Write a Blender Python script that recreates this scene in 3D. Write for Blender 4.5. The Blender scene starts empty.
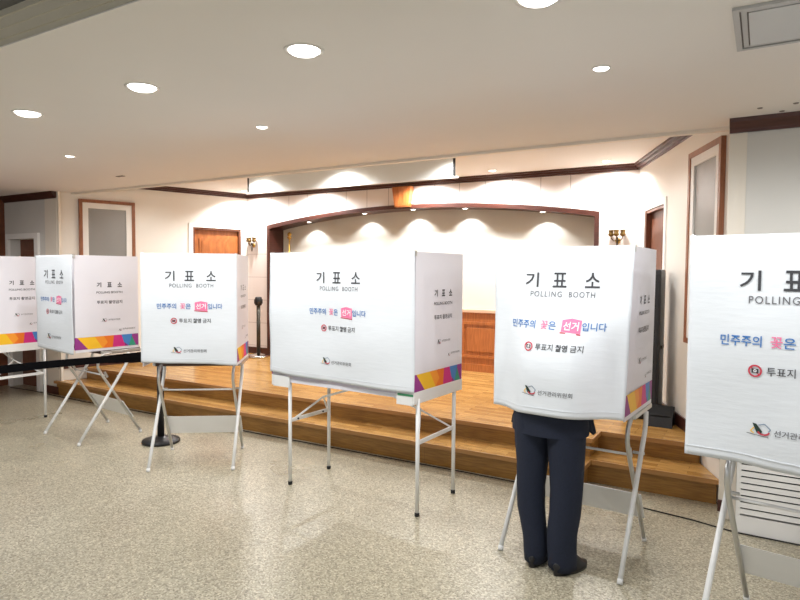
import bpy, bmesh, math, random
from mathutils import Vector, Matrix, Euler

random.seed(7)
SC = bpy.context.scene
COL = SC.collection
PI = math.pi
R = math.radians

# ------------------------------------------------------------------ camera, world, exposure
cam_d = bpy.data.cameras.new('camera')
cam_d.sensor_fit = 'HORIZONTAL'
cam_d.sensor_width = 36.0
cam_d.lens = 614.0 / 800.0 * 36.0
cam_d.clip_start = 0.05
cam = bpy.data.objects.new('camera', cam_d)
COL.objects.link(cam)
YAW, PITCH, ROLL, EYE = .5344, .0460, -.00714, 1.6
_f = Vector((-math.sin(YAW) * math.cos(PITCH), math.cos(YAW) * math.cos(PITCH), -math.sin(PITCH)))
_r = Vector((math.cos(YAW), math.sin(YAW), 0))
_d = _f.cross(_r)
_c, _s = math.cos(ROLL), math.sin(ROLL)
_r2 = _r * _c + _d * _s
_d2 = _d * _c - _r * _s
m3 = Matrix((_r2, -_d2, -_f)).transposed()
cam.matrix_world = Matrix.Translation((0, 0, EYE)) @ m3.to_4x4()
SC.camera = cam

world = bpy.data.worlds.new('world')
SC.world = world
world.use_nodes = True
bg = world.node_tree.nodes['Background']
bg.inputs[0].default_value = (0.95, 0.975, 1.0, 1)
bg.inputs[1].default_value = 0.66

SC.view_settings.view_transform = 'Standard'
SC.view_settings.look = 'None'
SC.view_settings.gamma = 1.0
SC.view_settings.use_curve_mapping = False
SC.view_settings.exposure = -0.06

P_BIG, P_SMALL, P_WALLROW, P_SCREENROW, P_ARCH, P_BACK = 44, 30, 92, 32, 13, 36

# ------------------------------------------------------------------ materials
def srgb(r, g, b):
    f = lambda c: (c / 255) / 12.92 if c / 255 <= .04045 else ((c / 255 + .055) / 1.055) ** 2.4
    return (f(r), f(g), f(b), 1)

def mat(name, col, rough=.5, metal=0., var=0., vscale=8., bump=0., bscale=40., stretch=(1, 1, 1), spec=.5, coat=0.):
    m = bpy.data.materials.new(name); m.use_nodes = True
    nt = m.node_tree; b = nt.nodes['Principled BSDF']
    b.inputs['Roughness'].default_value = rough
    b.inputs['Metallic'].default_value = metal
    b.inputs['Specular IOR Level'].default_value = spec
    b.inputs['Coat Weight'].default_value = coat
    c = srgb(*col)
    tc = nt.nodes.new('ShaderNodeTexCoord'); mp = nt.nodes.new('ShaderNodeMapping')
    mp.inputs['Scale'].default_value = stretch
    nt.links.new(tc.outputs['Object'], mp.inputs['Vector'])
    nz = nt.nodes.new('ShaderNodeTexNoise'); nz.inputs['Scale'].default_value = vscale
    nz.inputs['Detail'].default_value = 5
    nt.links.new(mp.outputs[0], nz.inputs['Vector'])
    rp = nt.nodes.new('ShaderNodeValToRGB')
    rp.color_ramp.elements[0].position = .3; rp.color_ramp.elements[1].position = .7
    rp.color_ramp.elements[0].color = tuple(x * (1 - var) for x in c[:3]) + (1,)
    rp.color_ramp.elements[1].color = tuple(min(1, x * (1 + var)) for x in c[:3]) + (1,)
    nt.links.new(nz.outputs['Fac'], rp.inputs[0]); nt.links.new(rp.outputs[0], b.inputs['Base Color'])
    if bump:
        n2 = nt.nodes.new('ShaderNodeTexNoise'); n2.inputs['Scale'].default_value = bscale
        n2.inputs['Detail'].default_value = 4
        nt.links.new(mp.outputs[0], n2.inputs['Vector'])
        bp = nt.nodes.new('ShaderNodeBump'); bp.inputs['Strength'].default_value = bump
        bp.inputs['Distance'].default_value = .01
        nt.links.new(n2.outputs['Fac'], bp.inputs['Height']); nt.links.new(bp.outputs[0], b.inputs['Normal'])
    return m

def emis(name, col, strength):
    m = bpy.data.materials.new(name); m.use_nodes = True
    b = m.node_tree.nodes['Principled BSDF']
    b.inputs['Base Color'].default_value = srgb(*col)
    b.inputs['Emission Color'].default_value = srgb(*col)
    b.inputs['Emission Strength'].default_value = strength
    return m

def wood(name, dark, mid, light, plank=(.45, .055), rough=.32, axis='XY', gap=.0015, grain=9.):
    """strips of wood: a brick pattern picks each strip's tone, stretched noise is the grain"""
    m = bpy.data.materials.new(name); m.use_nodes = True
    nt = m.node_tree; L = nt.links; b = nt.nodes['Principled BSDF']
    b.inputs['Roughness'].default_value = rough
    tc = nt.nodes.new('ShaderNodeTexCoord')
    sep = nt.nodes.new('ShaderNodeSeparateXYZ'); L.new(tc.outputs['Object'], sep.inputs[0])
    cmb = nt.nodes.new('ShaderNodeCombineXYZ')
    L.new(sep.outputs['XYZ'.index(axis[0])], cmb.inputs[0]); L.new(sep.outputs['XYZ'.index(axis[1])], cmb.inputs[1])
    br = nt.nodes.new('ShaderNodeTexBrick')
    br.inputs['Color1'].default_value = srgb(*mid); br.inputs['Color2'].default_value = srgb(*light)
    br.inputs['Mortar'].default_value = srgb(*dark)
    br.inputs['Scale'].default_value = 1; br.inputs['Mortar Size'].default_value = gap
    br.inputs['Mortar Smooth'].default_value = .3
    br.inputs['Brick Width'].default_value = plank[0]; br.inputs['Row Height'].default_value = plank[1]
    L.new(cmb.outputs[0], br.inputs['Vector'])
    mp = nt.nodes.new('ShaderNodeMapping'); mp.inputs['Scale'].default_value = (1.2, 14, 14)
    L.new(cmb.outputs[0], mp.inputs[0])
    nz = nt.nodes.new('ShaderNodeTexNoise'); nz.inputs['Scale'].default_value = grain; nz.inputs['Detail'].default_value = 6
    L.new(mp.outputs[0], nz.inputs['Vector'])
    mx = nt.nodes.new('ShaderNodeMix'); mx.data_type = 'RGBA'; mx.blend_type = 'MULTIPLY'
    rp = nt.nodes.new('ShaderNodeValToRGB')
    rp.color_ramp.elements[0].position = .35; rp.color_ramp.elements[0].color = (.72, .68, .62, 1)
    rp.color_ramp.elements[1].position = .65; rp.color_ramp.elements[1].color = (1.08, 1.06, 1.02, 1)
    L.new(nz.outputs['Fac'], rp.inputs[0])
    mx.inputs['Factor'].default_value = 1
    L.new(br.outputs['Color'], mx.inputs[6]); L.new(rp.outputs[0], mx.inputs[7])
    L.new(mx.outputs[2], b.inputs['Base Color'])
    return m

def seamed(name, col, line, axis, pitch, offset, width=.006, rough=.55):
    """painted wall panels with thin seams every `pitch` metres along one axis"""
    m = mat(name, col, rough, var=.015, vscale=3)
    nt = m.node_tree; L = nt.links; b = nt.nodes['Principled BSDF']
    src = b.inputs['Base Color'].links[0].from_socket
    tc = nt.nodes.new('ShaderNodeTexCoord'); sep = nt.nodes.new('ShaderNodeSeparateXYZ')
    L.new(tc.outputs['Object'], sep.inputs[0])
    def mth(op, a, v):
        n = nt.nodes.new('ShaderNodeMath'); n.operation = op
        L.new(a, n.inputs[0]); n.inputs[1].default_value = v
        return n.outputs[0]
    t = mth('SUBTRACT', sep.outputs['XYZ'.index(axis)], offset)
    t = mth('DIVIDE', t, pitch)
    t = mth('FLOORED_MODULO', t, 1.0)
    t = mth('LESS_THAN', t, width / pitch)
    mx = nt.nodes.new('ShaderNodeMix'); mx.data_type = 'RGBA'
    L.new(t, mx.inputs['Factor']); L.new(src, mx.inputs[6]); mx.inputs[7].default_value = srgb(*line)
    L.new(mx.outputs[2], b.inputs['Base Color'])
    return m

def terrazzo(name):
    m = bpy.data.materials.new(name); m.use_nodes = True
    nt = m.node_tree; L = nt.links; b = nt.nodes['Principled BSDF']
    b.inputs['Roughness'].default_value = .30
    b.inputs['Specular IOR Level'].default_value = .45
    tc = nt.nodes.new('ShaderNodeTexCoord')
    vo = nt.nodes.new('ShaderNodeTexVoronoi'); vo.inputs['Scale'].default_value = 120
    L.new(tc.outputs['Object'], vo.inputs['Vector'])
    sp = nt.nodes.new('ShaderNodeSeparateColor'); L.new(vo.outputs['Color'], sp.inputs[0])
    rp = nt.nodes.new('ShaderNodeValToRGB'); cr = rp.color_ramp
    cr.elements[0].position = 0; cr.elements[0].color = srgb(128, 120, 102)
    cr.elements[1].position = 1; cr.elements[1].color = srgb(210, 203, 180)
    e = cr.elements.new(.3); e.color = srgb(163, 155, 135)
    e = cr.elements.new(.7); e.color = srgb(178, 170, 148)
    L.new(sp.outputs[0], rp.inputs[0])
    nz = nt.nodes.new('ShaderNodeTexNoise'); nz.inputs['Scale'].default_value = 1.1; nz.inputs['Detail'].default_value = 5
    L.new(tc.outputs['Object'], nz.inputs['Vector'])
    r2 = nt.nodes.new('ShaderNodeValToRGB')
    r2.color_ramp.elements[0].position = .3; r2.color_ramp.elements[0].color = (.84, .83, .81, 1)
    r2.color_ramp.elements[1].position = .7; r2.color_ramp.elements[1].color = (1, 1, 1, 1)
    L.new(nz.outputs['Fac'], r2.inputs[0])
    mx = nt.nodes.new('ShaderNodeMix'); mx.data_type = 'RGBA'; mx.blend_type = 'MULTIPLY'; mx.inputs['Factor'].default_value = 1
    L.new(rp.outputs[0], mx.inputs[6]); L.new(r2.outputs[0], mx.inputs[7])
    br = nt.nodes.new('ShaderNodeTexBrick'); br.offset = 0
    br.inputs['Scale'].default_value = 1; br.inputs['Brick Width'].default_value = .9; br.inputs['Row Height'].default_value = .9
    br.inputs['Mortar Size'].default_value = .004; br.inputs['Mortar Smooth'].default_value = .5
    br.inputs['Color1'].default_value = br.inputs['Color2'].default_value = (1, 1, 1, 1)
    br.inputs['Mortar'].default_value = (.87, .86, .84, 1)
    L.new(tc.outputs['Object'], br.inputs['Vector'])
    m2 = nt.nodes.new('ShaderNodeMix'); m2.data_type = 'RGBA'; m2.blend_type = 'MULTIPLY'; m2.inputs['Factor'].default_value = 1
    L.new(mx.outputs[2], m2.inputs[6]); L.new(br.outputs['Color'], m2.inputs[7])
    L.new(m2.outputs[2], b.inputs['Base Color'])
    r3 = nt.nodes.new('ShaderNodeMapRange'); r3.inputs['To Min'].default_value = .2; r3.inputs['To Max'].default_value = .4
    L.new(nz.outputs['Fac'], r3.inputs[0]); L.new(r3.outputs[0], b.inputs['Roughness'])
    return m

M = dict(
    floor=terrazzo('terrazzo'),
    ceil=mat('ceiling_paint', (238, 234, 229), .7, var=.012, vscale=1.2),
    upper=mat('upper_ceiling_unlit', (104, 104, 104), .8, var=.03),  # dark grey stands in for the upper ceiling being unlit
    cornice=mat('cornice_paint', (196, 189, 172), .6, var=.02),
    cream=mat('cream_paint', (232, 224, 210), .45, var=.015, vscale=2),
    greywall=mat('grey_wallcover', (214, 212, 206), .6, var=.02, vscale=3, bump=.05, bscale=60),
    stagewall=mat('stage_cream', (236, 231, 222), .42, var=.012, vscale=2),
    panelH=seamed('wall_panels_h', (224, 212, 204), (172, 154, 146), 'Z', .35, .10),
    panelV=seamed('wall_panels_v', (230, 220, 214), (146, 130, 124), 'X', .345, -2.601),
    recess=mat('recess_paint', (214, 210, 200), .55, var=.01),
    darkwood=wood('dark_red_wood', (50, 27, 22), (70, 38, 31), (84, 47, 39), (3., .6), .35, 'XZ', .0, 5.),
    brownwood=wood('brown_door_wood', (120, 62, 26), (168, 98, 50), (178, 106, 54), (4., 2.), .38, 'ZX', .0, 5.),
    redwood=wood('red_door_wood', (80, 42, 27), (106, 60, 40), (116, 68, 46), (4., 2.), .4, 'ZX', .0, 5.),
    frameoak=wood('frame_wood', (110, 66, 44), (150, 98, 70), (160, 106, 78), (4., 2.), .4, 'ZX', .0, 6.),
    deck=wood('oak_parquet', (112, 76, 36), (172, 128, 68), (208, 164, 98), (.42, .062), .26, 'XY', .0012, 8.),
    riser=wood('oak_riser', (98, 68, 30), (154, 112, 54), (166, 122, 62), (3.2, .4), .32, 'XZ', .001, 6.),
    nosing=mat('step_nosing', (172, 126, 74), .3, var=.08, vscale=10, stretch=(.4, 8, 8)),
    curtain=mat('white_nonwoven', (219, 223, 227), .75, var=.018, vscale=9, bump=.1, bscale=14, stretch=(.8, .8, 4.5)),
    panel=mat('white_board', (225, 223, 229), .5, var=.008),
    whitemetal=mat('white_steel', (232, 232, 230), .35, var=.01),
    alu=mat('brushed_aluminium', (205, 205, 202), .32, metal=.75, var=.03, vscale=20, stretch=(4, 4, .3)),
    lowerpanel=mat('grey_white_panel', (240, 240, 240), .4, var=.01),
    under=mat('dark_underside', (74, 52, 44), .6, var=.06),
    rubber=mat('black_rubber', (24, 24, 25), .7, var=.1),
    black=mat('black_plastic', (24, 24, 26), .42, var=.1),
    belt=mat('black_webbing', (8, 8, 11), .95, var=.15, vscale=60, spec=.1),
    pole=mat('dark_bronze_pole', (70, 66, 58), .35, metal=.7, var=.05),
    chrome=mat('chrome', (200, 200, 198), .15, metal=1.),
    gold=mat('old_gold', (190, 150, 74), .3, metal=.85, var=.15, vscale=30),
    screen=mat('screen_cloth', (232, 232, 226), .8, var=.006),
    whitetrim=mat('white_trim', (240, 238, 234), .4, var=.01),
    glass=mat('grey_satin_panel', (150, 149, 146), .36, metal=.3, var=.02, vscale=2),
    vent=mat('vent_grey', (186, 186, 186), .4, metal=.2, var=.02),
    slot=mat('dark_slot', (40, 39, 38), .7),
    steel=mat('steel_blue_ink', (120, 140, 160), .6), cap=mat('dull_grey_cap', (120, 112, 106), .6), bronze=mat('dull_bronze', (120, 94, 52), .35, metal=.8, var=.15), tick=mat('dark_green_ink', (30, 52, 42), .6), ink=mat('black_ink', (58, 58, 62), .6), blue=mat('blue_ink', (52, 112, 178), .6),
    pink=mat('pink_ink', (232, 118, 158), .6), white=mat('white_ink', (248, 244, 246), .6),
    red=mat('red_ink', (196, 52, 72), .6), green=mat('green_ink', (52, 130, 86), .6), grey=mat('grey_ink', (96, 96, 100), .6),
    b_purple=mat('band_purple', (146, 48, 132), .5), b_yellow=mat('band_yellow', (243, 190, 36), .5),
    b_orange=mat('band_orange', (236, 118, 30), .5), b_orange2=mat('band_light_orange', (244, 152, 42), .5),
    b_magenta=mat('band_magenta', (208, 40, 128), .5), b_blue=mat('band_blue', (62, 128, 196), .5),
    b_green=mat('band_green', (44, 150, 122), .5),
    skin=mat('skin', (214, 168, 142), .5, var=.03), hair=mat('black_hair', (22, 19, 18), .5, var=.2, vscale=60, stretch=(1, 1, .2)),
    suit=mat('navy_suit', (20, 28, 47), .85, var=.12, vscale=90, bump=.1, bscale=300),
    trouser=mat('navy_trousers', (19, 27, 46), .85, var=.12, vscale=90, bump=.1, bscale=300),
    shoe=mat('black_leather', (26, 24, 25), .35, var=.1),
    lamp_on=emis('lit_diffuser', (255, 250, 242), 9.),
    wire=mat('black_cable', (30, 27, 26), .6),
)

# ------------------------------------------------------------------ mesh helpers
class MB:
    def __init__(s): s.bm = bmesh.new(); s.mats = []
    def _mi(s, m):
        if m is None: return 0
        if m not in s.mats: s.mats.append(m)
        return s.mats.index(m)
    def faces(s, vs, fs, m=None, smooth=False):
        bv = [s.bm.verts.new(v) for v in vs]
        mi = s._mi(m)
        for f in fs:
            try:
                ff = s.bm.faces.new([bv[i] for i in f]); ff.material_index = mi; ff.smooth = smooth
            except ValueError: pass
        return bv
    def box(s, a, b, m=None, bev=0., rot=None, piv=None):
        (x0, y0, z0), (x1, y1, z1) = a, b
        x0, x1 = min(x0, x1), max(x0, x1); y0, y1 = min(y0, y1), max(y0, y1); z0, z1 = min(z0, z1), max(z0, z1)
        vs = [Vector(v) for v in ((x0,y0,z0),(x1,y0,z0),(x1,y1,z0),(x0,y1,z0),(x0,y0,z1),(x1,y0,z1),(x1,y1,z1),(x0,y1,z1))]
        if rot is not None:
            p = Vector(piv) if piv is not None else Vector(((x0+x1)/2,(y0+y1)/2,(z0+z1)/2))
            vs = [p + rot @ (v - p) for v in vs]
        bv = s.faces(vs, [(0,3,2,1),(4,5,6,7),(0,1,5,4),(1,2,6,5),(2,3,7,6),(3,0,4,7)], m)
        if bev:
            es = set(e for v in bv for e in v.link_edges)
            bmesh.ops.bevel(s.bm, geom=list(es), offset=bev, segments=2, affect='EDGES', profile=.5)
        return s
    def prism(s, poly, z0, z1, m=None):
        n = len(poly)
        a = sum(poly[i][0]*poly[(i+1)%n][1]-poly[(i+1)%n][0]*poly[i][1] for i in range(n))
        if a < 0: poly = poly[::-1]
        vs = [(x, y, z0) for x, y in poly] + [(x, y, z1) for x, y in poly]
        fs = [tuple(range(n))[::-1], tuple(range(n, 2*n))] + [(i, (i+1)%n, n+(i+1)%n, n+i) for i in range(n)]
        s.faces(vs, fs, m); return s
    def tube(s, pts, r, m=None, n=10, cap=True, flat=None):
        pts = [Vector(p) for p in pts]
        rr = r if isinstance(r, (list, tuple)) else [r]*len(pts)
        rings = []
        up = None
        for i, p in enumerate(pts):
            d = (pts[min(i+1, len(pts)-1)] - pts[max(i-1, 0)]).normalized()
            if up is None:
                up = Vector((0,0,1)) if abs(d.z) < .9 else Vector((0,1,0))
            a = d.cross(up); 
            if a.length < 1e-5: a = d.cross(Vector((1,0,0)))
            a.normalize(); b = d.cross(a).normalized(); up = -b if (-b).dot(up) > 0 else b
            fx, fy = flat if flat else (1, 1)
            rings.append([s.bm.verts.new(p + a*math.cos(2*PI*k/n)*rr[i]*fx + b*math.sin(2*PI*k/n)*rr[i]*fy) for k in range(n)])
        mi = s._mi(m)
        for i in range(len(rings)-1):
            for k in range(n):
                f = s.bm.faces.new((rings[i][k], rings[i][(k+1)%n], rings[i+1][(k+1)%n], rings[i+1][k]))
                f.smooth = True; f.material_index = mi
        if cap:
            for q in (rings[0][::-1], rings[-1]):
                f = s.bm.faces.new(q); f.material_index = mi
        return s
    def beam(s, p0, p1, w, h, m=None, side=None):
        p0, p1 = Vector(p0), Vector(p1); d = (p1-p0).normalized()
        a = Vector(side) if side else (Vector((0,0,1)) if abs(d.z) < .9 else Vector((0,1,0)))
        u = d.cross(a).normalized(); v = u.cross(d).normalized()
        vs = [p + u*w/2*i + v*h/2*j for p in (p0, p1) for i, j in ((-1,-1),(1,-1),(1,1),(-1,1))]
        s.faces(vs, [(0,1,2,3),(7,6,5,4),(0,4,5,1),(1,5,6,2),(2,6,7,3),(3,7,4,0)], m); return s
    def lathe(s, prof, c=(0,0,0), m=None, n=24, axis='Z'):
        rings = []
        mi = s._mi(m)
        for r, z in prof:
            ring = []
            for k in range(n):
                a = 2*PI*k/n
                p = Vector((r*math.cos(a), r*math.sin(a), z))
                if axis == 'Y': p = Vector((p.x, p.z, p.y))
                ring.append(s.bm.verts.new(Vector(c)+p))
            rings.append(ring)
        for i in range(len(rings)-1):
            for k in range(n):
                f = s.bm.faces.new((rings[i][k], rings[i][(k+1)%n], rings[i+1][(k+1)%n], rings[i+1][k])); f.smooth = True; f.material_index = mi
        for q in (rings[0][::-1], rings[-1]):
            f = s.bm.faces.new(q); f.material_index = mi
        return s
    def loft(s, rings, m=None, cap=(True, True)):
        """rings: lists of points, same count"""
        mi = s._mi(m); rs = [[s.bm.verts.new(p) for p in ring] for ring in rings]; n = len(rs[0])
        for i in range(len(rs)-1):
            for k in range(n):
                f = s.bm.faces.new((rs[i][k], rs[i][(k+1)%n], rs[i+1][(k+1)%n], rs[i+1][k])); f.smooth = True; f.material_index = mi
        if cap[0]: s.bm.faces.new(rs[0][::-1]).material_index = mi
        if cap[1]: s.bm.faces.new(rs[-1]).material_index = mi
        return s
    def build(s, name, m=None, parent=None, fix=True):
        if fix: bmesh.ops.recalc_face_normals(s.bm, faces=s.bm.faces)
        me = bpy.data.meshes.new(name); s.bm.to_mesh(me); s.bm.free()
        for k in (s.mats or [m]): me.materials.append(k)
        o = bpy.data.objects.new(name, me); COL.objects.link(o)
        if parent is not None: o.parent = parent
        return o

def thing(name, label, cat, loc=(0,0,0), rz=0., group=None):
    o = bpy.data.objects.new(name, None); COL.objects.link(o)
    o.empty_display_size = .05
    o.location = loc; o.rotation_euler = (0,0,rz); o['label'] = label; o['category'] = cat
    if group: o['group'] = group
    return o

def tag(o, label, cat, group=None):
    o['label'] = label; o['category'] = cat
    if group: o['group'] = group
    return o

def struct(mb, name, m=None):
    o = mb.build(name, m); o['kind'] = 'structure'; return o

def skin_mesh(name, verts, edges, radii, m, parent, sub=2, root=0):
    """one continuous body grown around a jointed skeleton"""
    me = bpy.data.meshes.new(name); me.from_pydata([Vector(v) for v in verts], edges, []); me.update()
    o = bpy.data.objects.new(name, me); COL.objects.link(o)
    md = o.modifiers.new('skin', 'SKIN'); md.use_smooth_shade = True; md.branch_smoothing = .4
    for i, r in enumerate(radii):
        sv = me.skin_vertices[0].data[i]; sv.radius = r if isinstance(r, tuple) else (r, r); sv.use_root = (i == root)
    ss = o.modifiers.new('sub', 'SUBSURF'); ss.levels = ss.render_levels = sub
    dg = bpy.context.evaluated_depsgraph_get(); dg.update()
    m2 = bpy.data.meshes.new_from_object(o.evaluated_get(dg))
    bpy.data.objects.remove(o); m2.name = name
    for p in m2.polygons: p.use_smooth = True
    m2.materials.clear(); m2.materials.append(m)
    o2 = bpy.data.objects.new(name, m2); COL.objects.link(o2)
    if parent is not None: o2.parent = parent
    return o2

_tcache = {}
def glyphs(s, bold=0., track=1.):
    """outline of a string: vertices scaled so that the height is one, and its faces"""
    k = (s, bold, track)
    if k not in _tcache:
        cu = bpy.data.curves.new('t', 'FONT'); cu.body = s; cu.size = 1; cu.offset = bold; cu.space_character = track; cu.resolution_u = 4
        o = bpy.data.objects.new('t', cu); COL.objects.link(o)
        dg = bpy.context.evaluated_depsgraph_get(); dg.update()
        me = bpy.data.meshes.new_from_object(o.evaluated_get(dg))
        vs = [v.co.copy() for v in me.vertices]; fs = [tuple(p.vertices) for p in me.polygons]
        bpy.data.objects.remove(o); bpy.data.meshes.remove(me); bpy.data.curves.remove(cu)
        x0 = min(v.x for v in vs); x1 = max(v.x for v in vs); y0 = min(v.y for v in vs); y1 = max(v.y for v in vs)
        _tcache[k] = ([((v.x-x0)/(x1-x0), (v.y-y0)/(y1-y0)) for v in vs], fs)
    return _tcache[k]

class Print:
    """flat lettering laid on a surface given by surf(x, z) -> point"""
    def __init__(s, surf): s.mb = MB(); s.surf = surf
    def text(s, body, x0, x1, z0, z1, m, bold=0., track=1.):
        vs, fs = glyphs(body, bold, track)
        s.mb.faces([s.surf(x0+(x1-x0)*u, z0+(z1-z0)*v) for u, v in vs], fs, m)
    def poly(s, pts, m, lift=0.):
        s.mb.faces([s.surf(x, z, lift) for x, z in pts], [tuple(range(len(pts)))], m)
    def ring(s, cx, cz, r0, r1, m, n=24, squash=1.):
        vs = []
        for k in range(n):
            a = 2*PI*k/n
            vs += [s.surf(cx+r0*math.cos(a), cz+r0*math.sin(a)*squash), s.surf(cx+r1*math.cos(a), cz+r1*math.sin(a)*squash)]
        s.mb.faces(vs, [(2*k, 2*k+1, (2*k+3) % (2*n), (2*k+2) % (2*n)) for k in range(n)], m)
    def line(s, pts, w, m):
        for (xa, za), (xb, zb) in zip(pts, pts[1:]):
            l = math.hypot(xb-xa, zb-za) or 1e-6; nx, nz = -(zb-za)/l*w/2, (xb-xa)/l*w/2
            s.poly([(xa+nx, za+nz), (xb+nx, zb+nz), (xb-nx, zb-nz), (xa-nx, za-nz)], m)
    def done(s, name, parent):
        """printing stays in the mesh of the cloth or board that carries it"""
        me = bpy.data.meshes.new('ink'); s.mb.bm.to_mesh(me); s.mb.bm.free()
        base = len(parent.data.materials)
        for k in s.mb.mats: parent.data.materials.append(k)
        for p in me.polygons: p.material_index += base
        b = bmesh.new(); b.from_mesh(parent.data); b.from_mesh(me); b.to_mesh(parent.data); b.free()
        bpy.data.meshes.remove(me); return parent

# ------------------------------------------------------------------ room shell
H = 2.58            # hall ceiling
ZS = 2.77           # ceiling above the stage
Y_FRONT = 4.49      # wall plane either side of the stage
Y_BACK = 6.987
Y_REC = 7.285
LW = ((-7.717, 4.487), (-6.886, 6.987))      # splayed stage wall, left
RW = ((-.213, 4.72), (-1.172, 6.987))        # splayed stage wall, right

struct(MB().box((-9.2, -3.5, -.1), (4.5, 7.5, 0)), 'floor', M['floor'])
struct(MB().box((-9.2, 1.49, H), (4.5, 4.70, H+.16)), 'ceiling', M['ceil'])
struct(MB().box((-9.2, 4.70, ZS), (.6, 7.5, ZS+.1)), 'ceiling_stage', M['ceil'])
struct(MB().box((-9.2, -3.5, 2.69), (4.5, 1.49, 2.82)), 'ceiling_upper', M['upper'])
struct(MB().box((-9.2, 4.655, H-.022), (-.14, 4.715, ZS)), 'trim_1', M['cream'])     # lip where the hall ceiling stops
struct(MB().box((-9.2, 1.47, H-.005), (4.5, 1.62, H)), 'trim_12', M['ceil'])
t = MB(); prof = [(1.495, H+.001), (1.47, H+.001), (1.463, H+.02), (1.456, H+.02), (1.44, H+.05), (1.435, H+.05), (1.42, H+.083), (1.414, H+.085), (1.412, H+.115), (1.412, 2.72), (1.495, 2.72)]
n = len(prof)                                                                       # moulded cornice at the near edge
t.faces([(x, y, z) for x in (-9.2, 4.5) for y, z in prof], [tuple(range(n)), tuple(range(2*n-1, n-1, -1))]+[(k, k+n, (k+1) % n+n, (k+1) % n) for k in range(n)])
struct(t, 'trim_2', M['cornice'])

# walls of the hall
struct(MB().box((-9.2, -1.0, 0), (-8.93, 4.8, H)), 'wall_left', M['redwood'])
t = MB()                                      # left of the stage, with a doorway left open
t.box((-8.93, Y_FRONT, 0), (-8.80, 4.75, H)); t.box((-8.80, Y_FRONT, 2.0), (-8.165, 4.75, H)); t.box((-8.165, Y_FRONT, 0), (-7.70, 4.75, H))
struct(t, 'wall_front_left', M['greywall'])
struct(MB().box((-7.955, Y_FRONT-.006, .1), (-7.70, Y_FRONT, 2.505)).box((-7.70, Y_FRONT, 0), (-7.66, Y_FRONT+.03, H)), 'trim_3', M['cream'])
struct(MB().box((-.14, Y_FRONT, 0), (4.5, 4.75, H)), 'wall_front_right', M['greywall'])
struct(MB().box((-.215, Y_FRONT, 0), (-.14, 4.74, H)).box((-.14, Y_FRONT-.006, 0), (-.115, Y_FRONT, 2.505)), 'trim_4', M['cream'])
struct(MB().box((4.3, -1, 0), (4.5, 4.5, H)), 'wall_right', M['greywall'])
def crown(x0, x1, y, z0=2.495, z1=H):
    t = MB()
    t.faces([(x, yy, z) for x in (x0, x1) for yy, z in ((y, z0), (y-.018, z0), (y-.024, z0+.02), (y-.06, z0+.06), (y-.065, z1), (y, z1))],
            [(0,1,2,3,4,5), (11,10,9,8,7,6)] + [(i, i+6, (i+1) % 6+6, (i+1) % 6) for i in range(6)])
    return t
struct(crown(-8.93, -7.70, Y_FRONT), 'trim_5', M['darkwood'])
struct(crown(-.215, 4.3, Y_FRONT), 'trim_6', M['darkwood'])
struct(MB().box((-8.04, Y_FRONT-.02, 0), (-7.70, Y_FRONT, .1)), 'baseboard_left', M['darkwood'])
struct(MB().box((-.219, Y_FRONT-.012, .045), (-.185, Y_FRONT, .12)), 'baseboard_right', M['darkwood'])

def door_leaf(mb, x0, x1, z0, z1, y, rows, cols=1, th=.04):
    mb.box((x0, y, z0), (x1, y+th, z1))
    w = (x1-x0-.1*(cols+1))/cols
    zz = z0+.12
    tot = sum(rows); avail = (z1-z0)-.12*(len(rows)+1)
    for r in rows:
        hh = avail*r/tot
        for c in range(cols):
            xa = x0+.1+c*(w+.1)
            mb.box((xa, y-.012, zz), (xa+w, y, zz+hh)); mb.box((xa+.03, y-.02, zz+.03), (xa+w-.03, y-.012, zz+hh-.03), None, .006)
            zz_ = zz
        zz += hh+.12
    return mb
d1 = door_leaf(MB(), -8.80, -8.165, 0.005, 2.0, 4.62, (1, 1.3)).build('door_1', M['redwood']); d1['kind'] = 'structure'
t = MB(); t.box((-8.86, 4.455, 0), (-8.80, 4.49, 2.07)); t.box((-8.165, 4.455, 0), (-8.085, 4.49, 2.07)); t.box((-8.80, 4.455, 2.0), (-8.165, 4.49, 2.07))
t.build('door_frame', M['whitetrim'], d1)
MB().tube([(-8.25, 4.60, .97), (-8.25, 4.55, .97), (-8.35, 4.55, .97)], .01).build('door_handle', M['chrome'], d1)

# splayed stage walls: local x runs along the wall from hall to back, local -y is the face
def on_wall(p0, p1, face_left):
    """empty-free frame: returns (origin, angle, length)"""
    v = Vector((p1[0]-p0[0], p1[1]-p0[1], 0)); return math.atan2(v.y, v.x), v.length
def splay_box(mb, P, s0, s1, z0, z1, d0, d1, sign, bev=0.):
    """box on a splayed wall: s along it, d out of it into the stage"""
    a = Vector((P[0][0], P[0][1], 0)); u = Vector((P[1][0]-P[0][0], P[1][1]-P[0][1], 0)).normalized(); n = Vector((u.y, -u.x, 0))*sign
    vs = [a+u*s+n*d+Vector((0,0,z)) for z in (z0, z1) for s, d in ((s0,d0),(s1,d0),(s1,d1),(s0,d1))]
    bv = mb.faces(vs, [(0,3,2,1),(4,5,6,7),(0,1,5,4),(1,2,6,5),(2,3,7,6),(3,0,4,7)])
    if bev: bmesh.ops.bevel(mb.bm, geom=list(set(e for v in bv for e in v.link_edges)), offset=bev, segments=2, affect='EDGES')
    return mb
LL = (Vector(LW[1])-Vector(LW[0])).length; RL = (Vector(RW[1])-Vector(RW[0])).length
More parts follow.
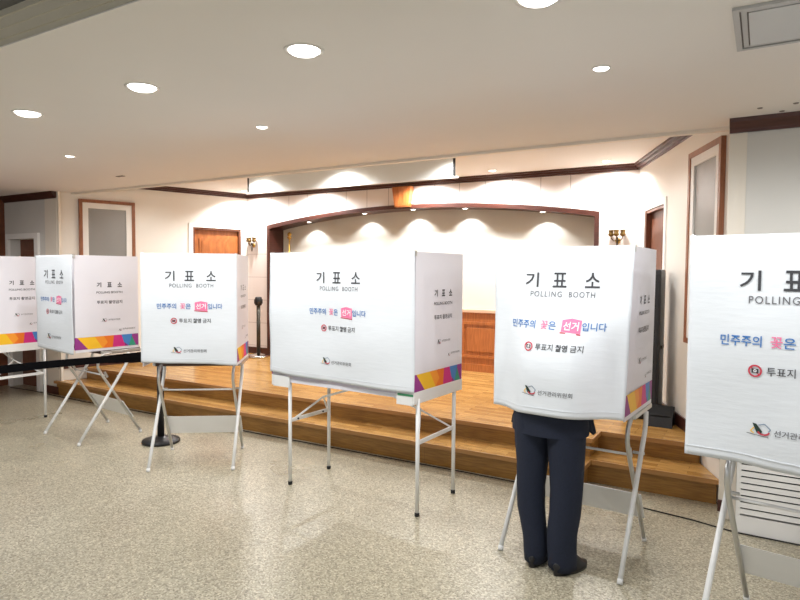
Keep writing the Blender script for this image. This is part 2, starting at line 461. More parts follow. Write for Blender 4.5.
# distances along each wall of the door and the framed panel, from the hall end
def s_left(y): return (y-LW[0][1])/(LW[1][1]-LW[0][1])*LL
def s_right(y): return (y-RW[0][1])/(RW[1][1]-RW[0][1])*RL
DL0, DL1, DLZ = s_left(6.17), s_left(6.885), 2.228
DR0, DR1, DRZ = s_right(6.10), s_right(6.72), 2.24
t = MB()
splay_box(t, LW, 0, DL0, 0, ZS, 0, -.16, 1); splay_box(t, LW, DL1, LL+.05, 0, ZS, 0, -.16, 1); splay_box(t, LW, DL0, DL1, DLZ, ZS, 0, -.16, 1)
struct(t, 'wall_stage_left', M['stagewall'])
t = MB()
splay_box(t, RW, 0, DR0, 0, ZS, 0, -.16, -1); splay_box(t, RW, DR1, RL+.05, 0, ZS, 0, -.16, -1); splay_box(t, RW, DR0, DR1, DRZ, ZS, 0, -.16, -1)
struct(t, 'wall_stage_right', M['stagewall'])
ZD = .325           # stage floor
ZT = .178           # lower step
def splay_door(name, P, s0, s1, zt, sign, wd):
    t = MB(); e = -.05
    splay_box(t, P, s0, s1, ZD+.004, zt, e, e-.04, sign)
    w = s1-s0
    for za, zb in ((ZD+.16, 1.05), (1.2, zt-.155)):
        splay_box(t, P, s0+.11, s1-.11, za, zb, e+.012, e, sign, .004)
        splay_box(t, P, s0+.145, s1-.145, za+.035, zb-.035, e+.022, e+.012, sign, .006)
    d = t.build(name, wd); d['kind'] = 'structure'
    t = MB()
    splay_box(t, P, s0-.06, s0, ZD, zt+.06, .012, 0, sign); splay_box(t, P, s1, s1+.045, ZD, zt+.06, .012, 0, sign); splay_box(t, P, s0, s1, zt, zt+.06, .012, 0, sign)
    t.build('door_frame', M['whitetrim'], d)
    t = MB(); splay_box(t, P, s0, s0+.03, ZD, zt, 0, -.05, sign); splay_box(t, P, s1-.03, s1, ZD, zt, 0, -.05, sign); splay_box(t, P, s0+.03, s1-.03, zt-.03, zt, 0, -.05, sign)
    t.build('door_lining', M['redwood'], d)
    a = Vector((P[0][0], P[0][1], 0)); u = Vector((P[1][0]-P[0][0], P[1][1]-P[0][1], 0)).normalized(); n = Vector((u.y, -u.x, 0))*sign
    k = a+u*(s0+.07)+Vector((0,0,1.25)); MB().tube([k+n*-.05, k+n*.0, k+u*.1], .01).build('door_handle', M['gold'], d)
splay_door('door_2', LW, DL0, DL1, DLZ, 1, M['brownwood'])
splay_door('door_3', RW, DR0, DR1, DRZ, -1, M['redwood'])

# back wall with the wide arched opening
AX0, AX1 = -6.437, -1.61
ACX = (AX0+AX1)/2
def arch(x, top=2.447, drop=.197): return top-drop*((x-ACX)/((AX1-AX0)/2))**2
struct(MB().box((-6.90, Y_BACK, 0), (AX0, Y_REC, ZS)).box((AX1, Y_BACK, 0), (-1.16, Y_REC, ZS)), 'wall_back', M['panelH'])
t = MB(); N = 40
for i in range(N):
    xa = AX0+(AX1-AX0)*i/N; xb = AX0+(AX1-AX0)*(i+1)/N
    vs = [(xa,Y_BACK,arch(xa)),(xb,Y_BACK,arch(xb)),(xb,Y_BACK,ZS),(xa,Y_BACK,ZS),(xa,Y_REC,arch(xa)),(xb,Y_REC,arch(xb)),(xb,Y_REC,ZS),(xa,Y_REC,ZS)]
    t.faces(vs, [(0,1,2,3),(7,6,5,4),(4,5,1,0)])
bmesh.ops.remove_doubles(t.bm, verts=t.bm.verts, dist=1e-5)
struct(t, 'wall_back_upper', M['panelV'])
# lining of the arch: jambs, soffit, thin raised face
t = MB(); th = .022
def strip(pts_in, pts_out, y0, y1):
    for (a, b), (c, d) in zip(zip(pts_in, pts_in[1:]), zip(pts_out, pts_out[1:])):
        vs = [(a[0],y0,a[1]),(b[0],y0,b[1]),(d[0],y0,d[1]),(c[0],y0,c[1]),(a[0],y1,a[1]),(b[0],y1,b[1]),(d[0],y1,d[1]),(c[0],y1,c[1])]
        t.faces(vs, [(0,1,2,3),(7,6,5,4),(0,4,5,1),(3,2,6,7),(0,3,7,4),(1,5,6,2)])
xs = [AX0+(AX1-AX0)*i/N for i in range(N+1)]
outer = [(AX0, ZD)]+[(x, arch(x)) for x in xs]+[(AX1, ZD)]
inner = [(AX0+th, ZD)]+[(min(max(x, AX0+th), AX1-th), arch(x)-th) for x in xs]+[(AX1-th, ZD)]
lip = [(AX0-.028, ZD)]+[(x+(x-ACX)/(AX1-AX0)*.056, arch(x)+.03) for x in xs]+[(AX1+.028, ZD)]
strip(inner, outer, Y_BACK-.02, Y_REC); strip(outer, lip, Y_BACK-.02, Y_BACK)
ta = struct(t, 'trim_7', M['darkwood'])
t = MB(); ky = Y_BACK
t.faces([(-4.165,ky-.11,2.44),(-3.965,ky-.11,2.44),(-3.925,ky-.11,2.70),(-4.205,ky-.11,2.70),(-4.165,ky-.018,2.44),(-3.965,ky-.018,2.44),(-3.925,ky-.018,2.70),(-4.205,ky-.018,2.70)],
        [(0,1,2,3),(7,6,5,4),(0,4,5,1),(1,5,6,2),(2,6,7,3),(3,7,4,0)])
for k in range(3):
    xa = -4.15+k*.058
    t.box((xa, ky-.117, 2.455), (xa+.05, ky-.11, 2.69))
kk = t.build('keystone', M['brownwood'], ta)
struct(MB().box((-6.6, Y_REC, 0), (-1.4, Y_REC+.1, ZS)), 'wall_recess', M['recess'])
# wainscot in the recess
t = MB()
t.box((AX0+th, Y_REC-.03, ZD), (AX1-th, Y_REC, 1.08)); t.box((AX0+th, Y_REC-.045, ZD), (AX1-th, Y_REC-.03, .42))
x = AX0+.12
while x < AX1-.6:
    x2 = x+.62
    for a, b, y in ((.0, .0, .042), (.045, .045, .03)):
        pass
    for q in ((x, .50, x2, .535), (x, .93, x2, .965), (x, .535, x+.035, .93), (x2-.035, .535, x2, .93)):
        t.box((q[0], Y_REC-.048, q[1]), (q[2], Y_REC-.03, q[3]))
    t.box((x+.075, Y_REC-.042, .575), (x2-.075, Y_REC-.03, .89), None, .01)
    x = x2+.12
w = struct(t, 'trim_8', M['brownwood'])
MB().box((AX0+th, Y_REC-.06, 1.08), (AX1-th, Y_REC, 1.125), None, .008).build('wainscot_ledge', mat('pale_ledge', (214, 176, 148), .35, var=.03), w)
# crown mouldings of the stage
def crown_run(P0, P1, sign, name, s0=0., s1=None):
    t = MB(); L = (Vector(P1)-Vector(P0)).length if s1 is None else s1
    for z0, z1, d in ((2.705, 2.725, .02), (2.725, 2.748, .045), (2.748, ZS, .07)): splay_box(t, (P0, P1), s0, L, z0, z1, 0, d, sign)
    return struct(t, name, M['darkwood'])
crown_run(*LW, 1, 'trim_9', .3); crown_run(*RW, -1, 'trim_10', 0)
crown_run((-6.886, Y_BACK), (-1.172, Y_BACK), 1, 'trim_11')
# dark baseboards at stage level
t = MB(); splay_box(t, LW, 0.0, DL0-.06, ZD, ZD+.1, 0, .016, 1); struct(t, 'baseboard_stage_left', M['darkwood'])
t = MB(); splay_box(t, RW, 0.0, DR0-.06, ZD, ZD+.1, 0, .016, -1); struct(t, 'baseboard_stage_right', M['darkwood'])
struct(MB().box((-6.87, Y_BACK-.018, ZD), (AX0-.03, Y_BACK, ZD+.1)).box((AX1+.03, Y_BACK-.018, ZD), (-1.19, Y_BACK, ZD+.1)), 'baseboard_back', M['darkwood'])

# ------------------------------------------------------------------ stage
st = thing('stage', 'raised oak parquet stage with one lower step along its front', 'stage', (-4, 5.5, 0))
def rel(poly): return [(x+4, y-5.5) for x, y in poly]
JX = -1.10
def lx(y): return LW[0][0]+(y-LW[0][1])*(LW[1][0]-LW[0][0])/(LW[1][1]-LW[0][1])
def rx(y): return RW[0][0]+(y-RW[0][1])*(RW[1][0]-RW[0][0])/(RW[1][1]-RW[0][1])
e = .004
deckp = [(lx(4.79)+e, 4.775), (JX, 4.775), (JX, 5.05), (rx(5.05)-e, 5.05), (rx(Y_BACK)-e, Y_BACK-e), (AX1-e, Y_BACK-e), (AX1-e, Y_REC-e), (AX0+e, Y_REC-e), (AX0+e, Y_BACK-e), (lx(Y_BACK)+e, Y_BACK-e)]
MB().prism(rel(deckp), ZD-.03, ZD-.0005).build('deck', M['deck'], st)
ins = [(lx(4.80)+.01, 4.795), (JX-.02, 4.795), (JX-.02, 5.07), (rx(5.08)-.01, 5.07), (rx(6.9)-.02, 6.9), (lx(6.9)+.02, 6.9)]
MB().prism(rel(ins), ZT, ZD-.03).build('riser', M['riser'], st)
stepp = [(-7.76, 4.455), (JX, 4.455), (JX, 4.72), (-.219, 4.72), (-.225, 4.73), (rx(5.2)-e, 5.2), (lx(5.2)+e, 5.2), (lx(4.49)+e, 4.486), (-7.76, 4.486)]
sp = MB().prism(rel(stepp), ZT-.03, ZT).build('lower_step', M['deck'], st)
ins = [(-7.74, 4.475), (JX-.02, 4.475), (JX-.02, 4.74), (-.24, 4.74), (rx(5.1)-.02, 5.1), (lx(5.1)+.02, 5.1), (lx(4.49)+.01, 4.485), (-7.74, 4.485)]
MB().prism(rel(ins), 0, ZT-.03).build('riser', M['riser'], sp)
def nosing(pts, z, par):
    t = MB()
    for (a, b) in zip(pts, pts[1:]):
        t.beam((a[0]+4, a[1]-5.5, z-.015), (b[0]+4, b[1]-5.5, z-.015), .012, .034)
    t.build('nosing', M['nosing'], par)
nosing([(lx(4.78)+.01, 4.772), (JX, 4.772)], ZD, st); nosing([(JX+.003, 4.772), (JX+.003, 5.047)], ZD, st); nosing([(JX, 5.047), (rx(5.05)-.01, 5.047)], ZD, st)
nosing([(-7.76, 4.452), (JX, 4.452)], ZT, sp); nosing([(JX+.003, 4.452), (JX+.003, 4.717)], ZT, sp); nosing([(JX, 4.717), (-.222, 4.717)], ZT, sp)

# ------------------------------------------------------------------ lamps
def lamp(loc, r, power, cone, label, group, parent_name='ceiling_light', col=(.975, .99, 1.0), tilt=0., blend=.5, soft=.05):
    t = thing(parent_name, label, 'light', loc, 0, group)
    MB().lathe([(r*1.0, -.001), (r*1.22, -.006), (r*1.25, 0.), (r*1.0, .0)]).build('trim_ring', M['whitetrim'], t)
    dm = r*.30                                        # shallow opal dome
    MB().lathe([(.001, -dm), (r*.5, -dm*.88), (r*.82, -dm*.58), (r*.96, -dm*.25), (r, -.001), (.001, -.0005)]).build('diffuser', M['lamp_on'], t)
    ld = bpy.data.lights.new('lamp', 'SPOT'); ld.energy = power; ld.color = col
    ld.spot_size = R(cone); ld.spot_blend = blend; ld.shadow_soft_size = soft
    lo = bpy.data.objects.new('bulb', ld); COL.objects.link(lo); lo.parent = t
    lo.location = (0, 0, -dm-soft-.004); lo.rotation_euler = (tilt, 0, 0)
    return t
G = 'round recessed ceiling lights over the hall'
for x, lab in ((-6.24, 'large round ceiling light added unseen out to the left, last of the near row'), (-5.13, 'large round ceiling light added unseen just left of the near row'), (-4.017, 'large round ceiling light farthest left, above the left booths'), (-2.902, 'large round ceiling light second from the left in the near row'),
               (-1.789, 'large round ceiling light third from the left, brightest near the picture top'), (-.72, 'large round ceiling light cut off by the top edge of the picture'),
               (.40, 'large round ceiling light added unseen just right of the near row'), (1.51, 'large round ceiling light added unseen out to the right, before the louvred cover'), (2.62, 'large round ceiling light added unseen far out to the right')):
    lamp((x, 2.17, H), .072, P_BIG, 178, lab, G, blend=.25, soft=.07)  # lamps past both sides of the view are added to brighten walls and booths
for x, lab in ((-5.2, 'unseen ceiling light added behind the camera, leftmost of four'), (-2.6, 'unseen ceiling light added behind the camera, second from left'), (0., 'unseen ceiling light added straight behind the camera'), (2.6, 'unseen ceiling light added behind the camera, rightmost of four')):
    lamp((x, -.8, 2.69), .072, P_BACK, 178, lab, 'unseen ceiling lights added behind the camera', blend=.25, soft=.07)  # unseen row, added as fill for booth fronts, floor and ceiling
for x, y, lab in ((-7.43, 3.16, 'small ceiling spot added unseen out to the left, before the left doorway'), (-5.205, 3.16, 'small ceiling spot at far left near the left front wall'), (-2.977, 3.165, 'small ceiling spot in the middle, above the widest booth'),
               (-.70, 3.06, 'small ceiling spot on the right, above the booth with the person'), (1.55, 3.06, 'small ceiling spot added unseen out to the right, before the louvred cover')):
    lamp((x, y, H), .036, P_SMALL, 140, lab, 'small ceiling spots over the booths', blend=.7, soft=.03)  # first and last spot lie out of view, added for more light
for x, lab in ((-6.62, 'stage ceiling spot in the left back corner'), (-5.45, 'stage ceiling spot second from left near the back wall'), (-3.70, 'stage ceiling spot near the keystone'),
               (-2.72, 'stage ceiling spot seen right of the hanging screen'), (-1.45, 'stage ceiling spot in the right back corner')):
    lamp((x, 6.66, ZS), .04, P_WALLROW, 156, lab, 'stage ceiling spots along the back wall', tilt=.16, blend=.5, soft=.03)
for x, lab in ((-6.45, 'stage ceiling spot left of the hanging screen'), (-5.17, 'stage ceiling spot before the left end of the screen'), (-3.95, 'stage ceiling spot before the middle of the screen'),
               (-2.60, 'stage ceiling spot before the right end of the screen'), (-1.35, 'stage ceiling spot right of the hanging screen front row')):
    lamp((x, 5.30, ZS), .04, P_SCREENROW, 156, lab, 'stage ceiling spots in front of the screen', blend=.6, soft=.03)
for x, lab in ((-5.76, 'arch spot farthest left in the dark soffit'), (-4.78, 'arch spot second from left in the dark soffit'), (-4.01, 'arch spot under the keystone'),
               (-3.26, 'arch spot second from right in the dark soffit'), (-2.26, 'arch spot farthest right in the dark soffit')):
    lamp((x, 7.10, arch(x)-th-.002), .034, P_ARCH, 110, lab, 'spots in the arch soffit', 'arch_spot', tilt=.22, blend=.4, soft=.015)

# ------------------------------------------------------------------ polling booths
def emblem(p, cx, cz, s):
    """small mark: dark tick over a leaning ballot outline with a red arc, and a ground line"""
    q = lambda pts: [(cx+x*s, cz+z*s) for x, z in pts]
    big = s > .06
    p.line(q([(-.55, -.25), (.0, -.31), (.45, -.36)]), .03*s, M['ink'])
    p.line(q([(-.02, .22), (.26, .31), (.53, .06), (.44, -.08)]), .05*s, M['steel'] if big else M['grey'])
    p.line(q([(-.22, .08), (-.38, -.12), (-.22, -.22)]), .05*s, M['b_yellow'] if big else M['grey'])
    arc = [(.22+.25*math.cos(a), -.10+.15*math.sin(a)) for a in [R(185+i*22) for i in range(9)]]
    p.line(q(arc), .085*s, M['red'])
    p.poly(q([(-.30, .31), (-.12, .28), (.16, -.08), (.10, -.27), (-.10, -.17)]), M['tick'])
def front_print(cur, surf, dx=0.):
    p = Print(surf)
    for s, xc in (('기', -.162), ('표', -.012), ('소', .155)): p.text(s, xc-.037+dx, xc+.037+dx, 1.543, 1.622, M['ink'], .012)
    p.done('printed_title', cur)
    p = Print(surf); p.text('POLLING', -.165+dx, .005+dx, 1.492, 1.522, M['grey'], .002, 1.22); p.text('BOOTH', .042+dx, .172+dx, 1.492, 1.522, M['grey'], .002, 1.22)
    p.done('printed_subtitle', cur)
    p = Print(surf)
    p.text('민주주의', -.262+dx, -.115+dx, 1.322, 1.366, M['blue'], .012); p.text('꽃', -.085+dx, -.045+dx, 1.322, 1.366, M['pink'], .012)
    p.text('은', -.042+dx, -.002+dx, 1.322, 1.364, M['blue'], .012)
    x0 = .028+dx
    for k in range(8):
        xa, xb = x0+.098*k/8, x0+.098*(k+1)/8; bot = lambda x: 1.314-(x-x0)*.084; tp = lambda x: 1.374+.010*(1-abs((x-x0)/.049-1))
        for j in range(3):
            v0, v1 = j/3, (j+1)/3
            p.poly([(xa, bot(xa)+(tp(xa)-bot(xa))*v0), (xb, bot(xb)+(tp(xb)-bot(xb))*v0), (xb, bot(xb)+(tp(xb)-bot(xb))*v1), (xa, bot(xa)+(tp(xa)-bot(xa))*v1)], M['pink'], -.0016)
    p.text('선거', x0+.010, x0+.086, 1.322, 1.366, M['white'], .012)
    p.line([(x0-.004, 1.309), (x0+.1, 1.301)], .006, M['red'])
    p.text('입니다', .130+dx, .240+dx, 1.322, 1.364, M['blue'], .012)
    p.done('printed_slogan', cur)
    p = Print(surf)
    p.ring(-.135+dx, 1.228, .018, .0245, M['red']); 
    p.poly([(-.147+dx, 1.220), (-.123+dx, 1.220), (-.123+dx, 1.237), (-.147+dx, 1.237)], M['ink']); p.ring(-.135+dx, 1.2285, .003, .006, M['white'], 12)
    p.line([(-.150+dx, 1.243), (-.120+dx, 1.213)], .004, M['red'])
    p.text('투표지', -.095+dx, .0+dx, 1.212, 1.247, M['ink'], .006); p.text('촬영', .014+dx, .075+dx, 1.212, 1.247, M['ink'], .02); p.text('금지', .089+dx, .15+dx, 1.212, 1.247, M['ink'], .006)
    p.done('printed_notice', cur)
    p = Print(surf); emblem(p, -.116+dx, .998, .076); p.text('선거관리위원회', -.064+dx, .118+dx, .978, 1.004, M['grey'], .008)
    p.done('printed_emblem', cur)

def side_print(par, surf, depth, mid):
    """lettering on the outside of a side panel; x runs from its front edge to its back edge"""
    c = depth*mid
    p = Print(surf)
    for s, xc in (('기', -.1), ('표', 0), ('소', .1)): p.text(s, c+xc-.022, c+xc+.022, 1.45, 1.496, M['ink'], .03)
    p.text('POLLING BOOTH', c-.125, c+.125, 1.392, 1.412, M['ink'], .01)
    p.text('투표지 촬영금지', c-.122, c+.122, 1.294, 1.326, M['ink'], .015)
    p.done('printed_title', par)
    p = Print(surf); emblem(p, c-.055, 1.142, .05); p.text('선거관리위원회', c-.015, c+.10, 1.135, 1.151, M['grey'], .008)
    emblem(p, depth*.70, 1.04, .03); p.text('선거관리위원회', depth*.74, depth*.94, 1.04, 1.055, M['grey'], .01)
    p.done('printed_emblem', par)

def colour_band(par, surf, depth, z0, z1):
    p = Print(surf); d = depth-.008; f = lambda u, v: (.004+d*u, z0+(z1-z0)*v)
    segs = [([(0,0),(.20,0),(.04,1),(0,1)], 'b_purple'), ([(.20,0),(.42,0),(.30,1),(.04,1)], 'b_yellow'), ([(.30,1),(.42,0),(.50,.45),(.44,1)], 'b_orange2'),
            ([(.42,0),(.58,0),(.60,1),(.44,1),(.50,.45)], 'b_orange'), ([(.58,0),(.78,0),(.72,1),(.60,1)], 'b_magenta'), ([(.72,1),(.76,.35),(.84,.0),(.90,1)], 'b_blue'),
            ([(.78,0),(.84,0),(.76,.35)], 'b_purple'), ([(.84,0),(.96,0),(.89,.85)], 'b_green'), ([(.96,0),(1,0),(1,1),(.90,1),(.89,.85)], 'b_purple')]
    for pts, m in segs: p.poly([f(*q) for q in pts], M[m])
    return p.mb.build('colour_band', None, par, fix=False)

TOP = 1.73
def make_booth(kind, corner, rot, W, D, label, hem, bulge=None, seed=0, feet=(.035, .035, -.035, -.035), TOP=1.73, zs=.485, lean=0.):
    """corner: the front left corner on the floor; local x along the front, y towards the stage"""
    b = thing('polling_booth', label, 'polling booth', (corner[0], corner[1], 0), rot, 'white polling booths lined up before the stage')
    rnd = random.Random(seed); ph = [rnd.uniform(0, 6.28) for _ in range(6)]
    tz = -.027+(TOP-1.73)*.8
    zb = .865 if kind == 'cross' else .826      # lower edge of the boards' band
    # boards: two sides and a back
    sides = []
    for nm, x in (('left', 0.), ('right', W)):
        sg = -1 if x == 0 else 1
        xi = x-sg*.006
        lo = .84 if kind == 'cross' else .80
        q = MB().box((min(x, xi), .012, lo), (max(x, xi), D, TOP), None).build('side_panel', M['panel'], b)
        surf = lambda s, z, lift=0., x=x, sg=sg: (x+sg*(.0015+lift), (s if sg > 0 else D-s+.0), z)
        surt = lambda s, z, lift=0., x=x, sg=sg: (x+sg*(.0015+lift), (s if sg > 0 else D-s+.0), z-.015)
        side_print(q, surt, D, .54 if kind == 'cross' else .57); colour_band(q, surf, D, zb, zb+.112)
        sides.append(q)
        MB().box((x-sg*.012, -.004, TOP-.03), (x+sg*.006, .022, TOP+.006), None, .002).build('corner_clip', M['alu'], b)
    MB().box((.006, D-.006, .80 if kind != 'cross' else .84), (W-.006, D, TOP)).build('back_panel', M['panel'], b)
    MB().tube([(.0, .008, TOP-.006), (W, .008, TOP-.006)], .006).build('curtain_rail', M['alu'], b)
    # curtain
    def face(x, z):
        k = min(1., max(0., (TOP-z)/.35))
        y = -.008-.004*k*math.sin(7.5*x/W*1.2+ph[0])-.004*k*math.sin(5.*z+9*x+ph[1])-.0025*k*math.sin(14*z-4*x+ph[2])-.002*k*math.sin(17*x+ph[3])
        if bulge:
            xc, amp, zt, zf = bulge; u = min(1., max(0., (zt-z)/(zt-zf))); u = u*u*(3-2*u)
            y -= amp*u*math.exp(-((x-xc)/.235)**4)
        return y
    nx, nz = 44, 48
    vs = []
    for j in range(nz+1):
        for i in range(nx+1):
            u = i/nx; x = -.004+(W+.008)*u; v = j/nz
            # hem given at evenly spaced stations
            tt = u*(len(hem)-1); k = min(int(tt), len(hem)-2); w = tt-k; w = w*w*(3-2*w); zh = hem[k]*(1-w)+hem[k+1]*w
            z = TOP+.002+(zh-TOP-.002)*v
            vs.append((x, face(x, z), z))
    n1 = len(vs)
    t = MB(); idx = lambda i, j: j*(nx+1)+i
    vs2 = vs+[(x, y+.0025, z) for x, y, z in vs]
    fs = [(idx(i,j), idx(i,j+1), idx(i+1,j+1), idx(i+1,j)) for j in range(nz) for i in range(nx)]
    fs += [tuple(n1+k for k in reversed(f)) for f in fs]
    rim = [idx(i,0) for i in range(nx+1)]+[idx(nx,j) for j in range(1,nz+1)]+[idx(i,nz) for i in range(nx-1,-1,-1)]+[idx(0,j) for j in range(nz-1,0,-1)]
    fs += [(rim[k], rim[(k+1) % len(rim)], n1+rim[(k+1) % len(rim)], n1+rim[k]) for k in range(len(rim))]
    t.faces(vs2, fs, None, True)
    cur = t.build('curtain', M['curtain'], b)
    front_print(cur, lambda x, z, lift=0.: (W/2+x+.016, face(W/2+x+.016, z+tz)-.0030-lift, z+tz))
    t = MB()
    for i in range(nx):                             # stitched hem
        for v in (.965,):
            a = vs[idx(i, int(nz*v))]; c = vs[idx(i+1, int(nz*v))]
            t.beam((a[0], a[1]-.001, a[2]), (c[0], c[1]-.001, c[2]), .002, .0035)
    t.build('stitched_hem', M['curtain'], cur)
    if kind == 'cross':
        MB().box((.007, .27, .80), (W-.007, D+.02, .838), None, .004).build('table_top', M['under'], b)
        for x in (.012, W-.012): MB().box((x-.011, .25, .806), (x+.011, D+.03, .832), None, .004).build('table_rail', M['alu'], b)
        MB().box((.03, D+.016, .80), (W-.03, D+.03, .838)).build('table_edge', M['alu'], b)
        for (xf, xr), sg in (((feet[0], feet[1]), 1), ((W+feet[2], W+feet[3]), -1)):
            # leg from the front foot back up to the table's rear rail, and its crossing partner
            xt = (xf+xr)/2
            a0, a1 = Vector((xf, .0, .012)), Vector((xt, .455, .69))
            lg = MB().tube([a0, a0.lerp(a1, .5), a1, (xt, .478, .745), (xt, .48, .81)], .0135, None, 12).build('leg', M['whitemetal'], b)
            MB().tube([a0+Vector((0, -.003, -.012)), a0+Vector((0, .008, .012))], .0155).build('foot', M['whitemetal'], lg)
            c0, c1 = Vector((xr+sg*.022, .61, .012)), Vector((xt+sg*.030, .235, .62))
            x2 = c1.x
            lg = MB().tube([c0, c0.lerp(c1, .5), c1, (x2, .20, .69), (x2, .205, .76), (x2, .26, .805), (x2, .33, .812)], .0125, None, 12).build('leg', M['alu'], b)
            MB().tube([c0+Vector((0, .002, -.012)), c0+Vector((0, -.007, .012))], .0145).build('foot', M['whitemetal'], lg)
            MB().tube([(xt-sg*.016, .392, .588), (x2+sg*.016, .392, .588)], .008, None, 8).build('pivot_bolt', M['alu'], b)
            MB().beam((x2, .29, .585), (x2, .262, .64), .020, .010, None, (1,0,0)).build('leg_sleeve', M['alu'], b)
        MB().tube([((feet[0]+feet[1])/2+.03, .285, .60), (W+(feet[2]+feet[3])/2-.03, .285, .60)], .0075, None, 8).build('cross_rod', M['whitemetal'], b)
        # slanting panel hung between the rear legs
        pz = lambda z: .61-(.375)*(z-.012)/.608
        t = MB(); x0, x1 = feet[1]+.004, W+feet[3]-.004; za, zc = .170, .342
        t.faces([(x0, pz(za)+.014, za), (x1, pz(za)+.014, za), (x1, pz(zc)+.014, zc), (x0, pz(zc)+.014, zc),
                 (x0, pz(za)+.02, za), (x1, pz(za)+.02, za), (x1, pz(zc)+.02, zc), (x0, pz(zc)+.02, zc)],
                [(0,1,2,3),(7,6,5,4),(0,4,5,1),(1,5,6,2),(2,6,7,3),(3,7,4,0)])
        t.build('lower_panel', M['lowerpanel'], b)
    else:
        MB().box((.004, .02, .775), (W-.004, D-.007, .80)).build('table_top', M['panel'], b)
        for x in (-.002, W-.010): MB().box((x, .002, .745), (x+.012, D+.006, .825), None, .003).build('apron', M['whitemetal'], b)
        MB().box((.012, D-.01, .745), (W-.012, D+.004, .82)).build('apron', M['whitemetal'], b)
        for x0, x1 in ((.012, .175), (W-.135, W-.012)):
            fl = MB().box((x0, .004, .738), (x1, .014, .82), None, .002).build('front_flap', M['whitemetal'], b)
        MB().box((W-.125, .001, .798), (W-.004, .0045, .812)).build('tape', M['green'], fl)
        for sg, (xf, yf), (xr, yr) in ((1, (.150, .04), (.152, .485)), (-1, (W-.007, .065), (W-.016, .572))):
            for x, y in ((xf, yf), (xr, yr)):
                lg = MB().tube([(x, y, .02), (x, y, .775)], .0135, None, 14).build('leg', M['whitemetal'], b)
                MB().lathe([(.0145, 0), (.0165, .004), (.0165, .022), (.0145, .026)], (x, y, 0)).build('rubber_foot', M['rubber'], lg)
            ym = (yf+yr)/2; xm = (xf+xr)/2
            MB().beam((xf, yf+.012, zs), (xr, yr-.012, zs), .010, .027).build('stretcher', M['whitemetal'], b)
            for q in (.18, .82): MB().tube([(xf+(xr-xf)*q+sg*.004, yf+(yr-yf)*q, zs), (xf+(xr-xf)*q+sg*.011, yf+(yr-yf)*q, zs)], .007, None, 10).build('bolt', M['rubber'], b)
            ap = (xm+sg*.13, ym, zs+.155)
            MB().beam((xf+sg*.006, yf+.02, zs), ap, .010, .012).beam((xr+sg*.006, yr-.02, zs), ap, .010, .012).build('brace', M['whitemetal'], b)
            MB().beam(ap, (.70-sg*.02, .30, .772), .014, .016).build('brace', M['whitemetal'], b)
    if lean:                                        # cloth and boards that spread a little towards the top
        for o in b.children:
            if o.name.split('.')[0] in ('curtain', 'side_panel', 'back_panel', 'corner_clip', 'curtain_rail'):
                for q in (o, *o.children):
                    for v in q.data.vertices: v.co.x += lean*max(0, v.co.z-.84)*v.co.x/W*(1-.75*max(0, v.co.y)/D)
    return b

def corner_from_right(fr, rot, W): return (fr[0]-W*math.cos(rot), fr[1]-W*math.sin(rot))
W4 = 1.262
make_booth('straight', corner_from_right((-6.669, 3.142), R(-4), W4), R(-4), W4, .62, 'white polling booth cut off by the left edge of the picture, on straight legs', [.81, .815, .81, .815], seed=1)
make_booth('cross', corner_from_right((-5.355, 3.26), R(-6.5), .735), R(-6.5), .735, .62, 'white polling booth second from left, printed side with colour band facing us', [.845, .835, .83, .825], seed=2, feet=(.115, .115, .055, .055))
make_booth('cross', (-4.185, 3.100), R(35.9), .728, .60, 'white polling booth third from left, turned to face us, before the black belt post', [.875, .865, .86, .845], seed=3)
make_booth('straight', corner_from_right((-1.906, 3.40), R(-2.8), W4), R(-2.8), W4, .655, 'widest white polling booth in the middle of the row, on four straight white legs', [.848, .832, .828, .824, .82, .822], seed=4)
make_booth('cross', (-1.312, 3.295), R(-4), .722, .60, 'white polling booth with a person standing behind its curtain', [.845, .842, .85, .85, .85, .852], bulge=(.36, .135, 1.60, 1.02), seed=5, TOP=1.738, lean=.036, feet=(.05, .05, 0., .0))
make_booth('cross', (-.262, 2.83), R(-9), .735, .62, 'white polling booth cut off by the right edge of the picture', [.842, .845, .835, .815, .815], seed=6, TOP=1.755, feet=(.06, .12, -.0, .0))

# ------------------------------------------------------------------ person in the booth
pr = thing('person', 'person in dark navy suit and black shoes standing behind a booth curtain', 'person', (-.975, 3.20, 0), R(-4))
hv = [(-.02,.10,.92), (-.01,.11,1.06), (0,.135,1.22), (0,.165,1.36), (0,.20,1.44), (0,.235,1.50), (0,.265,1.565), (0,.275,1.62),
      (-.11,.10,.86), (-.10,.09,.48), (-.07,.06,.085), (-.066,.12,.035),
      (.09,.10,.86), (.095,.085,.48), (.082,.05,.085), (.105,.11,.035),
      (-.17,.175,1.37), (-.235,.20,1.12), (-.15,.385,.955), (-.14,.43,.925),
      (.17,.175,1.37), (.235,.20,1.12), (.15,.385,.955), (.14,.43,.925)]
he = [(0,1),(1,2),(2,3),(3,4),(4,5),(5,6),(6,7),(0,8),(8,9),(9,10),(10,11),(0,12),(12,13),(13,14),(14,15),(3,16),(16,17),(17,18),(18,19),(3,20),(20,21),(21,22),(22,23)]
hr = [(.135,.095),(.125,.085),(.14,.09),(.15,.085),(.055,.055),(.05,.05),(.075,.092),(.062,.078),
      .082,.055,.036,.024,.082,.055,.036,.024, .055,.043,.029,.032,.055,.043,.029,.032]
body = skin_mesh('body', hv, he, hr, M['skin'], pr, 2, 0)
